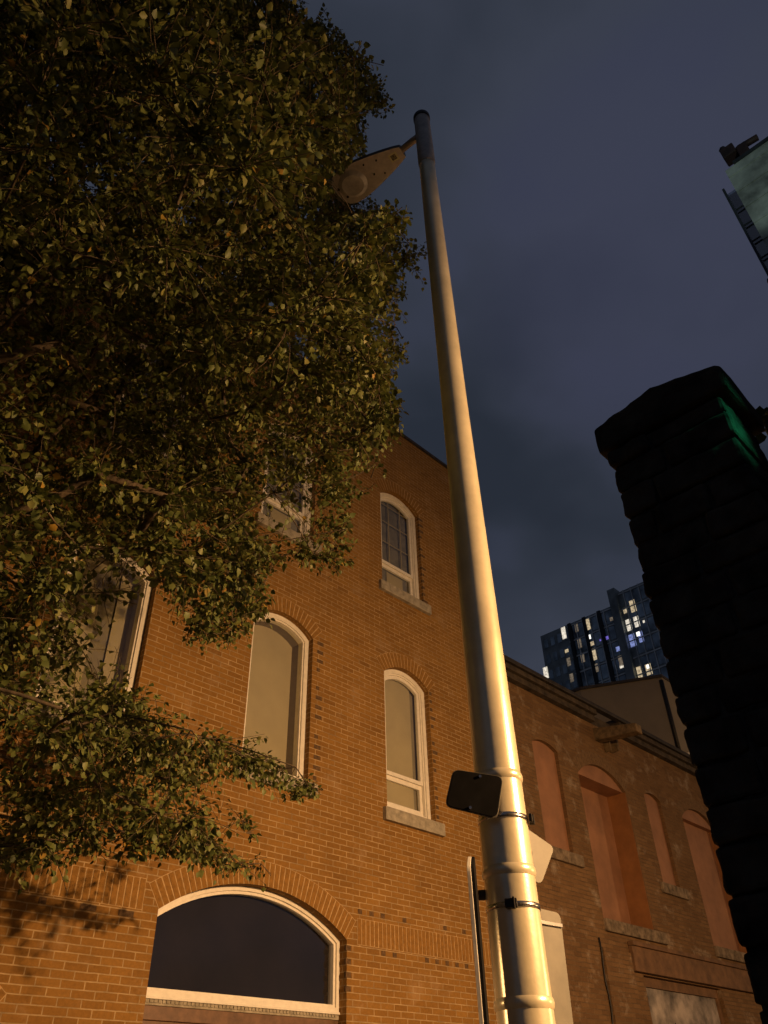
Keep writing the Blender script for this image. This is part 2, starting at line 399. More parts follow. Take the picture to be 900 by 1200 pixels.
# burnt headers around openings and along the band, set a hair proud of the wall
seen_ = set()
def hdr(x, z, w=.095):
    row = math.floor(z / .0585) * .0585
    key = (round(x / .17), round(row / .0585)); x = key[0] * .17 + .02
    if key in seen_: return
    seen_.add(key)
    b.box(x, x + w, D - .0028, D + .02, row + .007, row + .0585 - .006, 1)
for w in WIN[:3]:
    z = w[2] + .05
    while z < w[3] + .03:
        if random.random() < .75: hdr(w[1] + .004, z, random.choice((.05, .095)))
        z += .117
z = .3
while z < 3.0:
    if random.random() < .7: hdr(TR[1] + .004, z, .07)
    z += .117
for k in range(22):
    x = 6.3 + random.random() * 2.7
    hdr(x, random.choice((3.36, 2.985)), .06)
for k in range(9):
    hdr(2.2 + random.random() * 1.4, 2.985, random.choice((.06, .14)))
b.build('wall', [m_brick, m_burnt], hA)
b = MB(); b.box(BX0 - .03, BX1 + .03, D - .03, D + 9.03, BTOP + .002, BTOP + .055); b.build('coping', m_coping, hA)
for w in WIN + [TR, AL]:
    b = MB(); big = w in (TR, AL)
    voussoirs(b, w[0] - (0 if big else .005), w[1] + (0 if big else .005), w[3], w[4], .215 if big else .195, D)
    b.build('brick_arch', [m_vouss, m_mortar, m_burnt], hA)
for xa, xb in ((6.30, BX1 - .01), (BX0 + .02, 3.80)):
    b = MB(); soldier_band(b, xa, xb, 3.055, 3.30, D); b.build('soldier_band', [m_vouss, m_mortar], hA)
def make_window(w):
    x0, x1, z0, zs, ri, kind = w
    yf = D + .075            # face of the outer casing
    f = MB()
    o0 = inset(x0, x1, z0, zs, ri, .004, db=.001)
    i0 = inset(x0, x1, z0, zs, ri, .062, db=.055)
    i1 = inset(x0, x1, z0, zs, ri, .080, db=.075)
    ring_frame(f, o0, i0, yf, yf + .10); ring_frame(f, inset(x0, x1, z0, zs, ri, .0625, db=.0555), i1, yf + .018, yf + .10)
    if kind.startswith('picture'):
        win = f.build('window', m_white, hA, bevel=.004)
        inn = inset(x0, x1, z0, zs, ri, .081, db=.076)
        g = MB(); sheet(g, inn, yf + .055); g.build('pane', m_glass, win)
        # deep inner jamb and drawn blind
        j = MB(); n = len(inn)
        for k in range(n):
            a, c = inn[k], inn[(k + 1) % n]
            j.poly([(a[0], yf + .101, a[1]), (a[0], yf + .235, a[1]), (c[0], yf + .235, c[1]), (c[0], yf + .101, c[1])])
        j.build('jamb', m_jamb_and_shadow, win)
        s = MB()
        if kind == 'picture':
            s.box(x0 + .02, x1 - .02, yf + .215, yf + .225, z0, zs + ri)
        else:
            s.box(x0 + .02, x0 + .50, yf + .215, yf + .225, z0, zs + ri, 0)
            s.box(x0 + .50, x0 + .68, yf + .232, yf + .242, z0, zs + ri, 1)
            s.box(x0 + .68, x1 - .02, yf + .205, yf + .214, z0, zs + ri, 0)
        s.build('blind', [m_blind, m_jamb_and_shadow], win)
    else:
        zm = z0 + (5.02 - 4.515)
        up_o = inset(x0, x1, z0, zs, ri, .081, db=.076)
        up_o[0] = (up_o[0][0], zm - .045); up_o[-1] = (up_o[-1][0], zm - .045)
        up_i = inset(x0, x1, z0, zs, ri, .125, db=.1); up_i[0] = (up_i[0][0], zm); up_i[-1] = (up_i[-1][0], zm)
        ring_frame(f, up_o, up_i, yf + .034, yf + .075)
        xa, xb = x0 + .081, x1 - .081
        lo_o = [(xa, z0 + .076), (xa, zm - .047), (xb, zm - .047), (xb, z0 + .076)]
        lo_i = [(xa + .045, z0 + .14), (xa + .045, zm - .10), (xb - .045, zm - .10), (xb - .045, z0 + .14)]
        ring_frame(f, lo_o, lo_i, yf + .060, yf + .098)
        win = f.build('window', m_white, hA, bevel=.003)
        g = MB(); sheet(g, up_i, yf + .056); sheet(g, lo_i, yf + .080); g.build('pane', m_glass, win)
        s = MB()
        if kind == 'sash':
            s.box(x0 + .03, x1 - .19, yf + .102, yf + .108, z0, zs + ri, 0)
            s.box(x1 - .19, x1 - .006, yf + .118, yf + .124, z0, zs + ri, 1)  # darker strip paints the frame's shadow on the blind's right part
            s.build('blind', [m_blind, m_jamb_and_shadow], win)
        else:
            s.box(x0 + .02, x1 - .006, yf + .120, yf + .126, z0, zs + ri, 0)
            s.box(x0 + .28, x1 - .25, yf + .102, yf + .110, z0, zm - .12, 1)
            s.build('curtain', [m_curtain2, m_blind], win)
            q = MB()
            for fx in (.36, .66): q.box(x0 + fx * (x1 - x0) - .008, x0 + fx * (x1 - x0) + .008, yf + .062, yf + .074, zm, zs + ri * .55)
            for fz in (.33, .66, .95): q.box(x0 + .126, x1 - .126, yf + .0635, yf + .0725, zm + fz * (zs - zm) - .006, zm + fz * (zs - zm) + .006)
            q.build('muntin', m_blind, win)
    s = MB(); s.box(x0 - .075, x1 + .105, D - .055, D + .10, z0 - .15, z0 - .002); s.build('sill', m_sill, win, bevel=.006)
for w in WIN: make_window(w)

# transom over the street door
def make_transom(T, zsill):
    x0, x1, z0, zs, ri = T
    yf = D + .10
    f = MB()
    ring_frame(f, inset(x0, x1, zsill, zs, ri, .004, 24, .0), inset(x0, x1, zsill, zs, ri, .042, 24, .036), yf, yf + .09)
    ring_frame(f, inset(x0, x1, zsill, zs, ri, .0425, 24, .0365), inset(x0, x1, zsill, zs, ri, .068, 24, .060), yf + .02, yf + .09)
    f.box(x0 + .003, x1 - .003, yf - .018, yf + .09, zsill - .022, zsill - .001)
    win = f.build('transom_window', m_white, hA, bevel=.004)
    d = MB(); x = x0 + .02
    while x < x1 - .05:
        d.box(x, x + .030, yf - .006, yf + .05, zsill - .046, zsill - .023); x += .040
    d.box(x0 + .003, x1 - .003, yf + .002, yf + .06, zsill - .063, zsill - .0225)
    d.build('dentil', m_sill, win)
    g = MB(); sheet(g, inset(x0, x1, zsill, zs, ri, .0685, 24, .0605), yf + .06); g.build('pane', m_glass_dark, win)
    s = MB(); s.box(x0 + .003, x1 - .003, yf + .105, yf + .112, zsill, zs + ri, 0); s.build('dark_backing', [m_dark_room, m_room], win)  # dark sheet painted in place of the unlit interior
    h = MB()
    zt = zsill - .064
    h.box(x0 + .003, x1 - .003, yf + .012, yf + .12, zt - .10, zt); h.box(x0 + .003, x1 - .003, yf + .03, yf + .12, zt - .20, zt - .101)
    h.box(x0 + .003, x1 - .003, yf + .005, yf + .12, zt - .225, zt - .201)
    zt2 = zt - .226
    for (a, c) in ((x0 + .003, x0 + .11), ((x0 + x1) / 2 - .05, (x0 + x1) / 2 + .05), (x1 - .11, x1 - .003)): h.box(a, c, yf + .02, yf + .12, .14, zt2)
    for (a, c) in ((x0 + .111, (x0 + x1) / 2 - .051), ((x0 + x1) / 2 + .051, x1 - .111)):
        h.box(a, c, yf + .06, yf + .11, .14, zt2)
        h.box(a + .12, c - .12, yf + .045, yf + .0605, .35, .95); h.box(a + .12, c - .12, yf + .045, yf + .0605, 1.1, zt2 - .15)
    h.build('door', m_brown, hA, bevel=.004)
make_transom(TR, 2.475); make_transom(AL, 1.72)

# ------------------------------------------------------------------ old brick building with filled-in openings
hB = thing('old_brick_building', 'low weathered brick building with orange filled in windows to the right of the pole', 'building', (12.5, D, 0))
OX0, OX1, OTOP = BX1 + .004, 16.6, 7.05
BL = [(10.05, 10.745, 4.685, 6.21, .09, .06), (11.28, 12.755, 3.90, 6.03, .27, .36), (13.43, 14.02, 4.69, 6.14, .085, .06), (14.80, 16.22, 3.90, 6.05, .25, .15)]
SH = (12.13, 14.65, .9, 3.255)
holes = [arch_loop(q[0], q[1], q[2], q[3], q[4]) for q in BL] + [[(SH[0], SH[2]), (SH[0], SH[3]), (SH[1], SH[3]), (SH[1], SH[2])]]
b = MB(); pierced_wall(b, OX0, OX1, 0, OTOP, D, holes, [q[5] + .02 for q in BL] + [.22])
b.poly([(15.3, D + 6, 0), (OX0, D + 6, 0), (OX0, D + 6, OTOP), (15.3, D + 6, OTOP)])
b.poly([(OX0, D + .002, OTOP), (15.2, D + .002, OTOP), (15.2, D + 6, OTOP), (OX0, D + 6, OTOP)])
b.poly([(OX1, D, 0), (OX1, D + .15, 0), (OX1, D + .15, OTOP), (OX1, D, OTOP)])
b.build('wall', m_old, hB)
for (x0, x1, z0, zs, ri, dp) in BL:
    p = MB()
    if dp < .1:
        p.prism([(q[0], D + dp, q[1]) for q in inset(x0, x1, z0, zs, ri, .002)], (0, .015, 0), 0)
    else:
        arc = arch_pts(x0 + .003, x1 - .003, zs, ri - .004)
        p.prism([(q[0], D + .05, q[1]) for q in arc], (0, dp - .052, 0), 0)       # tympanum over the flat lintel
        p.box(x0 + .003, x1 - .003, D + dp, D + dp + .015, z0 + .002, zs - .001, 0)
        for (xa, xb) in ((x0 + .0015, x0 + .012), (x1 - .012, x1 - .0015)): p.box(xa, xb, D + .006, D + dp - .001, z0 + .002, zs - .002, 1)
    pp = p.build('infill_panel', [m_orange, m_orange_d], hB)
    wide = x1 - x0 > 1
    s = MB(); s.box(x0 - (.02 if wide else .13), x1 + (.30 if wide else .18), D - .05, D + .09, z0 - .17, z0 - .003); s.build('sill', m_oldsill, hB, bevel=.012)
old_ = [plain('old_arch_brick', (.18, .105, .048), .9, .25, 18, bump=.6), plain('old_mortar', (.20, .13, .07), .9, .3, 14, bump=.4), m_burnt]
for q in BL[1::2]:
    b = MB(); voussoirs(b, q[0], q[1], q[3], q[4], .2, D, proud=.004, mi=0); b.build('brick_arch', old_, hB)
# eaves: soffit board, fascia, dark gutter; broken open near the middle
b = MB()
def eave(xa, xb, mb):
    mb.box(xa, xb, D - .10, D + .30, 7.055, 7.16, 0); mb.box(xa, xb, D - .16, D + .30, 7.1605, 7.25, 0)
    mb.box(xa, xb, D - .21, D + .30, 7.2505, 7.325, 1)
x = OX0
while x < 12.0:
    xe = min(x + 1.37, 12.0); eave(x + .002, xe - .002, b); x = xe
x = 12.75
while x < OX1:
    xe = min(x + 1.31, OX1); eave(x + .002, xe - .002, b); x = xe
b.box(12.001, 12.749, D - .21, D - .10, 7.252, 7.325, 1); b.box(12.001, 12.749, D + .02, D + .30, 7.052, 7.25, 0)
b.build('cornice', [m_cornice, m_gutter], hB, bevel=.008)
b = MB()
b.hexa([(12.03, 5.60, 6.68), (12.21, 5.60, 6.67), (12.21, D + .02, 6.75), (12.03, D + .02, 6.76), (12.03, 5.60, 6.83), (12.21, 5.60, 6.82), (12.21, D + .02, 6.97), (12.03, D + .02, 6.98)])
b.hexa([(12.23, 5.70, 6.80), (12.30, 5.72, 6.78), (12.42, D + .02, 6.90), (12.30, D + .02, 6.92), (12.23, 5.70, 6.86), (12.30, 5.72, 6.85), (12.42, D + .02, 7.0), (12.30, D + .02, 7.0)])
b.box(12.50, 12.56, D - .16, D - .003, 6.66, 7.05); b.box(12.31, 12.35, D - .12, D - .003, 6.62, 6.90)
b.build('projecting_timber', m_timber, hB, bevel=.012)
# shop window and its brown lintel, a pilaster and a cable
b = MB(); b.box(11.83, 16.5, D - .07, D - .002, 3.275, 3.60); b.box(11.83, 16.5, D - .10, D - .002, 3.602, 3.66); b.build('lintel', m_shop, hB, bevel=.008)
f = MB()
ring_frame(f, [(SH[0] + .002, SH[2] + .002), (SH[0] + .002, SH[3] - .002), (SH[1] - .002, SH[3] - .002), (SH[1] - .002, SH[2] + .002)],
           [(SH[0] + .07, SH[2] + .07), (SH[0] + .07, SH[3] - .13), (SH[1] - .07, SH[3] - .13), (SH[1] - .07, SH[2] + .07)], D + .07, D + .14)
sw = f.build('shop_window', m_shop, hB)
g = MB(); g.poly([(SH[0] + .07, D + .105, SH[2] + .07), (SH[1] - .07, D + .105, SH[2] + .07), (SH[1] - .07, D + .105, SH[3] - .13), (SH[0] + .07, D + .105, SH[3] - .13)]); g.build('pane', m_glass, sw)
s = MB(); 
xs = SH[0]; top = SH[3]
edge = [(SH[0] + .08, 2.72)]
x = SH[0] + .12
while x < SH[1] - .15:
    edge.append((x, 2.62 + random.uniform(-.09, .12))); x += .11
edge.append((SH[1] - .08, 2.66))
s.poly([(p[0], D + .103, p[1]) for p in edge] + [(SH[1] - .08, D + .103, top - .135), (SH[0] + .08, D + .103, top - .135)])
s.build('paper_blind', m_paper, sw)
s = MB(); s.box(SH[0], SH[1], D + .90, D + .91, SH[2], top); s.build('dark_interior', m_dark_room, sw)
b = MB(); b.box(11.05, 11.80, D - .045, D + .01, .12, 3.50); b.build('pilaster', m_old, hB)
b = MB()
pts = [(11.02 + .02 * math.sin(k * 1.7), D - .02, 3.62 - k * .17) for k in range(20)]
b.tube(pts, .012, 6); b.build('cable', m_dark, hB)

# ------------------------------------------------------------------ rendered building rising behind it
hC = thing('stucco_building', 'plain beige rendered block rising behind the low brick building', 'building', (16.2, 8, 0))
b = MB()
base = [(15.965, 6.585), (22, 6.585), (22, 14), (14.5, 14), (15.18, 8.22)]
base = [(15.965, 6.585), (22, 6.585), (22, 9.8), (15.20, 9.8), (15.20, 8.22)]
base = [(15.965, 6.585), (22, 6.585), (22, 12.5), (15.22, 12.5), (15.20, 8.20)]
b.prism([(p[0], p[1], 0) for p in base], (0, 0, 9.33)); b.build('wall', m_stucco, hC)
b = MB(); b.prism([(p[0] - (.03 if p[0] < 20 else 0), p[1] - .02, 9.331) for p in base], (0, 0, .06)); b.build('coping', m_coping, hC)
b = MB(); b.tube([(15.93, 6.60, 7.36), (15.93, 6.60, 9.25)], .045, 8); b.build('downpipe', m_dark, hC)
b = MB(); b.box(16.05, 16.16, 6.46, 6.584, 7.52, 7.62); b.build('junction_box', m_white, hC, bevel=.01)

# ------------------------------------------------------------------ far office tower, windows lit here and there
TX = 112.0
hT = thing('office_tower', 'distant dark high rise with scattered lit windows above the low roofs', 'tower', (TX, 45, 0))
TL, TSTEP, TR_ = 66.4, 51.0, 30.0
b = MB(); b.box(TX, TX + 25, TSTEP, TL, 0, 71.1); b.box(TX, TX + 25, TR_, TSTEP - .01, 0, 73.0); b.box(TX - .9, TX + 1, TSTEP - .9, TSTEP + .5, 0, 73.7); b.build('wall', m_tower, hT)
DY, DZ = 1.42, 3.02
ycol = []
y = TL - .35
while y > TR_ + 1: ycol.append(y); y -= DY
def in_grid(y): return y < TL - 5.6
b = MB(); mu = MB()
ZT = 70.6
cells = []
for k in range(23):
    z1 = ZT - k * DZ
    for y in ycol:
        if abs(y - TSTEP - .2) < 1.0: continue
        zz = z1 + (1.9 if y < TSTEP else 0)
        if in_grid(y): c_ = (y - DY + .14, y - .14, zz - DZ + .45, zz - .15)
        else: c_ = (y - DY + .40, y - .22, zz - DZ + .8, zz - .55)
        q = proj((TX, c_[0], c_[2])); cells.append((not (632 < q[0] < 782 and q[1] < 812), -zz, c_))
cells.sort()
for k, (_, _, c_) in enumerate(cells):
    g = MB() if k < 96 else b
    g.box(TX - .05, TX - .002, *c_)
    if k < 96: g.build('window', m_towerglass, hT)
o = b.build('glazing', m_towerglass, hT); o['kind'] = 'stuff'
for y in ycol:
    if in_grid(y) and abs(y - TSTEP - .2) > .8: mu.box(TX - .22, TX - .06, y - .07, y + .07, 5, (73.0 if y < TSTEP else 71.0))
for k in range(24):
    z = ZT - k * DZ
    mu.box(TX - .14, TX - .0505, TSTEP + .6, TL - 5.7, z - .06, z + .16); mu.box(TX - .14, TX - .0505, TR_, TSTEP - 1.0, z + 1.84, z + 2.06)
mu.build('mullion_grid', m_mull, hT)
b = MB()
for y in (TL - 6.0, TL - 9.0, TL - 12.0): b.box(TX - .3, TX - .145, y - .55, y + .1, 5, 71.1)
b.build('dark_fin', plain('black_fin', (.008, .009, .011), .5, .3, .5), hT)
e_warm = emit('warm_office_light', (1, .78, .48), .62); e_white = emit('white_office_light', (1, .90, .74), .95); e_dim = emit('dim_office_light', (1, .78, .55), .16)
e_blue = emit('blue_screen_light', (.38, .47, 1), .55); e_purple = emit('violet_light', (.30, .22, 1), .6); e_hot = emit('ceiling_lamp_light', (1, .95, .85), 1.6, .1)
PX2 = 4.2857
def tower_pt(cx_, cy_):
    # a point on the tower front for picture offsets measured on it
    X, Y = 620 + cx_ / PX2 - 450, 680 + cy_ / PX2 - 600
    r = [X * a + Y * b_ + F_PX * c for a, b_, c in (CD, CN, CU)]
    return r[1] * TX / r[0], r[2] * TX / r[0] + CAMZ
LIT = [(175, 265, 22, 62, e_white), (190, 355, 18, 16, e_warm), (85, 465, 24, 58, e_white), (255, 318, 18, 45, e_dim), (240, 240, 16, 40, e_dim), (270, 390, 18, 45, e_dim),
       (297, 220, 22, 60, e_warm), (304, 285, 13, 22, e_hot), (318, 318, 18, 20, e_warm), (330, 372, 22, 56, e_warm), (392, 290, 20, 16, e_purple), (360, 300, 10, 10, e_purple),
       (415, 195, 16, 18, e_dim), (450, 182, 14, 18, e_dim), (485, 152, 20, 26, e_warm), (522, 130, 26, 60, e_warm), (502, 225, 24, 56, e_white), (541, 208, 24, 52, e_white),
       (577, 208, 9, 12, e_white), (520, 302, 28, 60, e_blue), (562, 284, 22, 52, e_blue), (549, 270, 16, 20, e_hot), (448, 345, 20, 22, e_blue), (487, 332, 20, 30, e_white),
       (500, 398, 26, 58, e_white), (497, 385, 16, 22, e_hot), (462, 405, 20, 50, e_dim), (466, 434, 18, 14, e_white), (557, 462, 24, 52, e_warm), (602, 448, 26, 50, e_warm), (598, 434, 13, 18, e_hot),
       (200, 410, 18, 40, e_dim), (215, 490, 18, 40, e_dim), (340, 440, 16, 40, e_dim)]
for cx_, cy_, w_, h_, mt in LIT:
    y, z = tower_pt(cx_, cy_)
    off = .085 if mt is e_hot else .07
    ww = w_ * .0187; hh = h_ * .0185
    q = MB(); q.box(TX - off, TX - .0505, y - ww, y + ww, z - hh, z + hh); o = q.build('lit_window', mt, hT)

# ------------------------------------------------------------------ concrete tower with hoist mast, upper right
cX = 70.0
hK = thing('concrete_tower', 'pale grey concrete tower top at the upper right edge of the sky', 'tower', (cX, -4, 0))
b = MB(); b.box(cX, cX + 18, -16, 3.72, 0, 96.0); b.box(cX, cX + 17, -15.5, 3.72, 96.01, 97.4, 0)
for k in range(12): b.box(cX - .12, cX - .01, -16, 3.70, 96.0 - k * 3.4 - .35, 96.0 - k * 3.4, 0)
b.build('wall', m_conc, hK)
b = MB(); b.box(cX - .25, cX + 17, -15, 2.5, 97.41, 97.9); b.build('parapet', m_mast, hK)
b = MB(); b.box(cX + .3, cX + .36, 3.725, 4.72, 0, 93.5); b.build('side_glazing', glass('side_glass', .08, (.78, .84, .86), 1.2), hK)
b = MB()
zz = 30
b.box(cX - .2, cX + .2, 4.72, 5.0, 0, 94.3)
while zz < 92: b.box(cX - .1, cX + .1, 3.725, 4.719, zz, zz + .11); zz += 3.3
b.build('hoist_mast', m_mast, hK)
lamp('added_tower_light', 'SPOT', (cX - 30, -18, 70), (cX, -1, 93), 13000, (.80, 1, .86), spot_size=R(34), spot_blend=.6, shadow_soft_size=.5)  # added light, stands in for the city glow on the tower
hR = thing('rooftop_crane', 'small dark red crane machinery on top of the concrete tower', 'crane', (cX + 1, 1.5, 97.9))
b = MB(); b.box(cX - .2, cX + 1.2, .2, 1.5, 97.91, 100.2); b.box(cX - .4, cX + 1.4, 1.5, 3.2, 99.4, 101.3); b.build('cab', m_redsteel, hR, bevel=.15)
b = MB(); b.tube([(cX + .4, 1.9, 100), (cX + .4, 2.9, 102.3)], .45, 6); b.tube([(cX + .2, 1.2, 100.0), (cX + .2, -1.2, 99.6)], .45, 6); b.build('jib', m_redsteel, hR)

# ------------------------------------------------------------------ lamp post
def bd(deg): return Vector((math.cos(R(deg)), math.sin(R(deg)), 0))
PB = bd(35.19) * 3.5; PT = bd(35.72) * 3.5
def pc(z): t = (z - 1.9) / (8.83 - 1.9); return PB.lerp(PT, t) + Vector((0, 0, z))
RAD = [(.12, .112), (1.9, .1075), (2.8, .1015), (3.75, .0925), (5.1, .0795), (8.02, .066)]
def prad(z):
    for (a, ra), (c, rc) in zip(RAD, RAD[1:]):
        if z <= c: return ra + (rc - ra) * (z - a) / (c - a)
    return RAD[-1][1]
lp = thing('street_lamp', 'tall tapered steel lamp post with an unlit lamp head beside the tree', 'street lamp', tuple(pc(.12)))
b = MB(); zs_ = [.12 + .1 * k for k in range(80)] ; zs_ = [z for z in zs_ if z < 8.02] + [8.02]
b.tube([pc(z) for z in zs_], [prad(z) for z in zs_], 40); b.build('pole', m_pole, lp)
b = MB(); b.tube([pc(.121), pc(.15), pc(.16), pc(.35), pc(.38)], [.2, .2, .15, .14, .115], 24); b.build('base', m_pole, lp)
def ring(z, h, pr, mt, name, parent=lp):
    b = MB(); r = prad(z)
    prof = [(-h, r + .0008), (-h * .6, r + pr * .75), (0, r + pr), (h * .6, r + pr * .75), (h, r + .0008)]
    b.tube([pc(z + a) for a, _ in prof], [q for _, q in prof], 40, caps=False); return b.build(name, mt, parent)
for z in (2.79, 2.405, 1.947): ring(z, .020, .007, m_pole, 'weld_ring')
b = MB(); b.tube([pc(8.0), pc(8.03), pc(8.09), pc(8.80)], [.0665, .0715, .0722, .0695], 32); b.build('top_sleeve', m_pole2, lp)
b = MB(); b.tube([pc(8.79), pc(8.80), pc(8.845), pc(8.86)], [.0698, .0755, .0755, .05], 32); b.build('pole_cap', m_dark, lp)
LB = Vector((2.834, 2.290, 8.55)); LT = Vector((2.711, 2.996, 8.57))
ax = (LT - LB).normalized(); sd = ax.cross(Vector((0, 0, 1))).normalized(); upv = sd.cross(ax)
b = MB(); st = pc(8.56); b.tube([st + Vector((0, .05, 0)), st.lerp(LB, .5) + Vector((0, 0, .03)), LB + ax * .06 + Vector((0, 0, .03))], [.036, .031, .029], 14); b.build('arm', m_pole2, lp)
def lamp_pt(s, w, h): return LB + ax * s + sd * w + upv * h
prof = [(0.0, .055), (.05, .075), (.15, .105), (.28, .138), (.42, .167), (.54, .182), (.63, .178), (.69, .150), (.725, .10), (.735, .03)]
def outline(sc, h): return [lamp_pt(s, w * sc, h) for s, w in prof] + [lamp_pt(s, -w * sc, h) for s, w in reversed(prof)]
b = MB(); lo = outline(1, 0); hi = outline(1.0, .045); n = len(lo)
b.poly(list(reversed(lo)), 0)
for k in range(n): b.poly([lo[k], lo[(k + 1) % n], hi[(k + 1) % n], hi[k]], 1)
def roofh(s): return .075 + .06 * math.sin(min(1, s / .7) * math.pi * .8)
tp = [lamp_pt(s, w * .62, roofh(s)) for s, w in prof] + [lamp_pt(s, -w * .62, roofh(s)) for s, w in reversed(prof)]
for k in range(n): b.poly([hi[k], hi[(k + 1) % n], tp[(k + 1) % n], tp[k]], 1)
for k in range(len(prof) - 1): b.poly([tp[k], tp[k + 1], tp[n - 2 - k], tp[n - 1 - k]], 1)
head = b.build('lamp_head', [m_lamp, m_lampd], lp)
g = MB()
lens = [lamp_pt(.55 + .14 * math.cos(t), .135 * math.sin(t), -.003) for t in [2 * math.pi * k / 20 for k in range(20)]]
lens2 = [lamp_pt(.55 + .105 * math.cos(t), .10 * math.sin(t), -.026) for t in [2 * math.pi * k / 20 for k in range(20)]]
for k in range(20): g.poly([lens[k], lens2[k], lens2[(k + 1) % 20], lens[(k + 1) % 20]], 0, True)
g.poly(lens2); g.build('lens', plain('frosted_lens', (.86, .79, .72), .3, .2, 9), head)
g = MB(); g.prism([lamp_pt(.05, -.045, -.001), lamp_pt(.13, -.045, -.001), lamp_pt(.13, .035, -.001), lamp_pt(.05, .035, -.001)], -upv * .002)
g.prism([lamp_pt(.066, -.030, -.0032), lamp_pt(.114, -.030, -.0032), lamp_pt(.114, .020, -.0032), lamp_pt(.066, .020, -.0032)], -upv * .0008, 1)
g.build('label_sticker', [m_label, plain('faded_print', (.30, .26, .15), .7, .6, 60)], head)
g = MB()
for s, w in ((.24, .075), (.24, -.07), (.33, .03), (.36, -.10), (.665, .075), (.695, -.03)):
    g.tube([lamp_pt(s, w, .004), lamp_pt(s, w, -.012)], .012 if s > .6 else .008, 8)
g.build('latch', m_dark, head)

# ------------------------------------------------------------------ straps and signs on the post
def strap(z, buckle_deg, mt=m_strap, h=.011):
    t = thing('steel_strap', 'x', 'strap', tuple(pc(z)), 'steel straps round the lamp post')
    r = prad(z) + .002; b = MB()
    b.tube([pc(z - h), pc(z - h + .001), pc(z + h - .001), pc(z + h)], [r - .001, r + .0016, r + .0016, r - .001], 40, caps=False); b.build('band', mt, t)
    d = bd(buckle_deg); s = Vector((-d.y, d.x, 0)); c = pc(z) + d * (r + .006)
    b = MB(); q = [c + s * a + Vector((0, 0, e)) for a, e in ((-.024, -.017), (.024, -.017), (.024, .017), (-.024, .017))]
    b.prism(q, d * .016); q2 = [c + s * a + Vector((0, 0, e)) for a, e in ((.006, -.021), (.016, -.021), (.016, .021), (.006, .021))]; b.prism(q2, d * .022)
    b.build('buckle', m_dark, t, bevel=.003); return t
strap(2.613, 300)['label'] = 'upper steel strap around the pole just under the black sign'
strap(2.272, 213)['label'] = 'lower steel strap around the pole with a dark buckle facing the viewer'

def rrect(a, c, d_, e, rad, n=5):
    """rounded quad a (top left), c (top right), d_ (bottom right), e (bottom left)"""
    P4 = [Vector(a), Vector(c), Vector(d_), Vector(e)]; out = []
    for k in range(4):
        p = P4[k]; u = (P4[k - 1] - p).normalized(); v = (P4[(k + 1) % 4] - p).normalized()
        A, B_ = p + u * rad, p + v * rad
        for j in range(n + 1):
            t = j / n; out.append(A.lerp(p, t).lerp(p.lerp(B_, t), t))
    return out
def plate(parent, name, loop, nrm, th, mt_face, mt_edge=None):
    b = MB(); nrm = Vector(nrm)
    b.prism([p for p in loop], nrm * th); return b.build(name, mt_face, parent, bevel=.0015)
# small black panel in front of the post
s1 = thing('black_sign', 'small black rounded rectangular panel tilted on the front of the pole', 'sign', (2.68, 1.99, 2.7))
nrm = bd(225)
loop = rrect((2.611, 2.071, 2.793), (2.761, 1.922, 2.757), (2.729, 1.953, 2.582), (2.578, 2.104, 2.637), .030)
plate(s1, 'panel', loop, -nrm * 1.0, .006, m_signback)
c0 = sum(loop, Vector()) / len(loop)
l2 = [c0 + (p - c0) * .965 + nrm * .0012 for p in loop]
plate(s1, 'face', l2, nrm, .004, m_blacksign)
b = MB()
b2p = c0 + (Vector((2.686, 1.996, 2.775)) - c0) + nrm * .0055
for q in (Vector((2.690, 1.993, 2.757)), Vector((2.652, 2.030, 2.628))): b.tube([q + nrm * .004, q + nrm * .011], .006, 8)
b.build('bolt', m_strap, s1)
b = MB(); cc = c0 - nrm * .007; pcen = pc(2.66); b.tube([cc, cc.lerp(pcen, .6)], .018, 8); cc2 = cc + Vector((0, 0, -.06)); b.tube([cc2, cc2.lerp(pc(2.60), .6)], .014, 8); b.build('bracket', m_strap, s1)
# pale sign behind the post, its back to us
s2 = thing('tilted_sign', 'small pale metal sign tilted behind the right side of the pole', 'sign', (3.1, 2.03, 2.5))
nrm = bd(260)
loop = rrect((2.97, 2.045, 2.655), (3.207, 2.002, 2.566), (3.09, 2.022, 2.397), (2.90, 2.056, 2.46), .030)
off_ = Vector((.07, .10, 0))
loop = [p * 1.045 - Vector((0, 0, (1.045 - 1) * CAMZ)) for p in loop]
plate(s2, 'panel', loop, -nrm, .004, m_signback)
b = MB(); q = sum(loop, Vector()) / len(loop); b.tube([q - nrm * -.002, pc(2.50) + Vector((.02, .03, 0))], .016, 8); b.build('bracket', m_dark, s2)
# tall sign behind the post
s3 = thing('tall_sign', 'tall pale metal sign plate behind the right side of the pole near the bottom', 'sign', (3.2, 2.06, 2.0))
k3 = 1.05
def sc3(p): return Vector((p[0] * k3, p[1] * k3, (p[2] - CAMZ) * k3 + CAMZ))
loop = rrect(sc3((2.93, 2.05, 2.312)), sc3((3.182, 2.006, 2.297)), sc3((3.155, 2.012, 1.55)), sc3((2.90, 2.056, 1.55)), .03)
plate(s3, 'panel', loop, -nrm, .004, m_signback)
b = MB(); b.prism([sc3(p) + nrm * .001 for p in ((2.93, 2.05, 2.246), (3.178, 2.007, 2.240), (3.178, 2.007, 2.256), (2.93, 2.05, 2.262))], nrm * .008); b.build('brace', m_strap, s3, bevel=.002)
b = MB(); b.tube([sc3((2.99, 2.04, 2.25)), pc(2.26) + Vector((.03, .03, 0))], .016, 8); b.build('bracket', m_dark, s3)
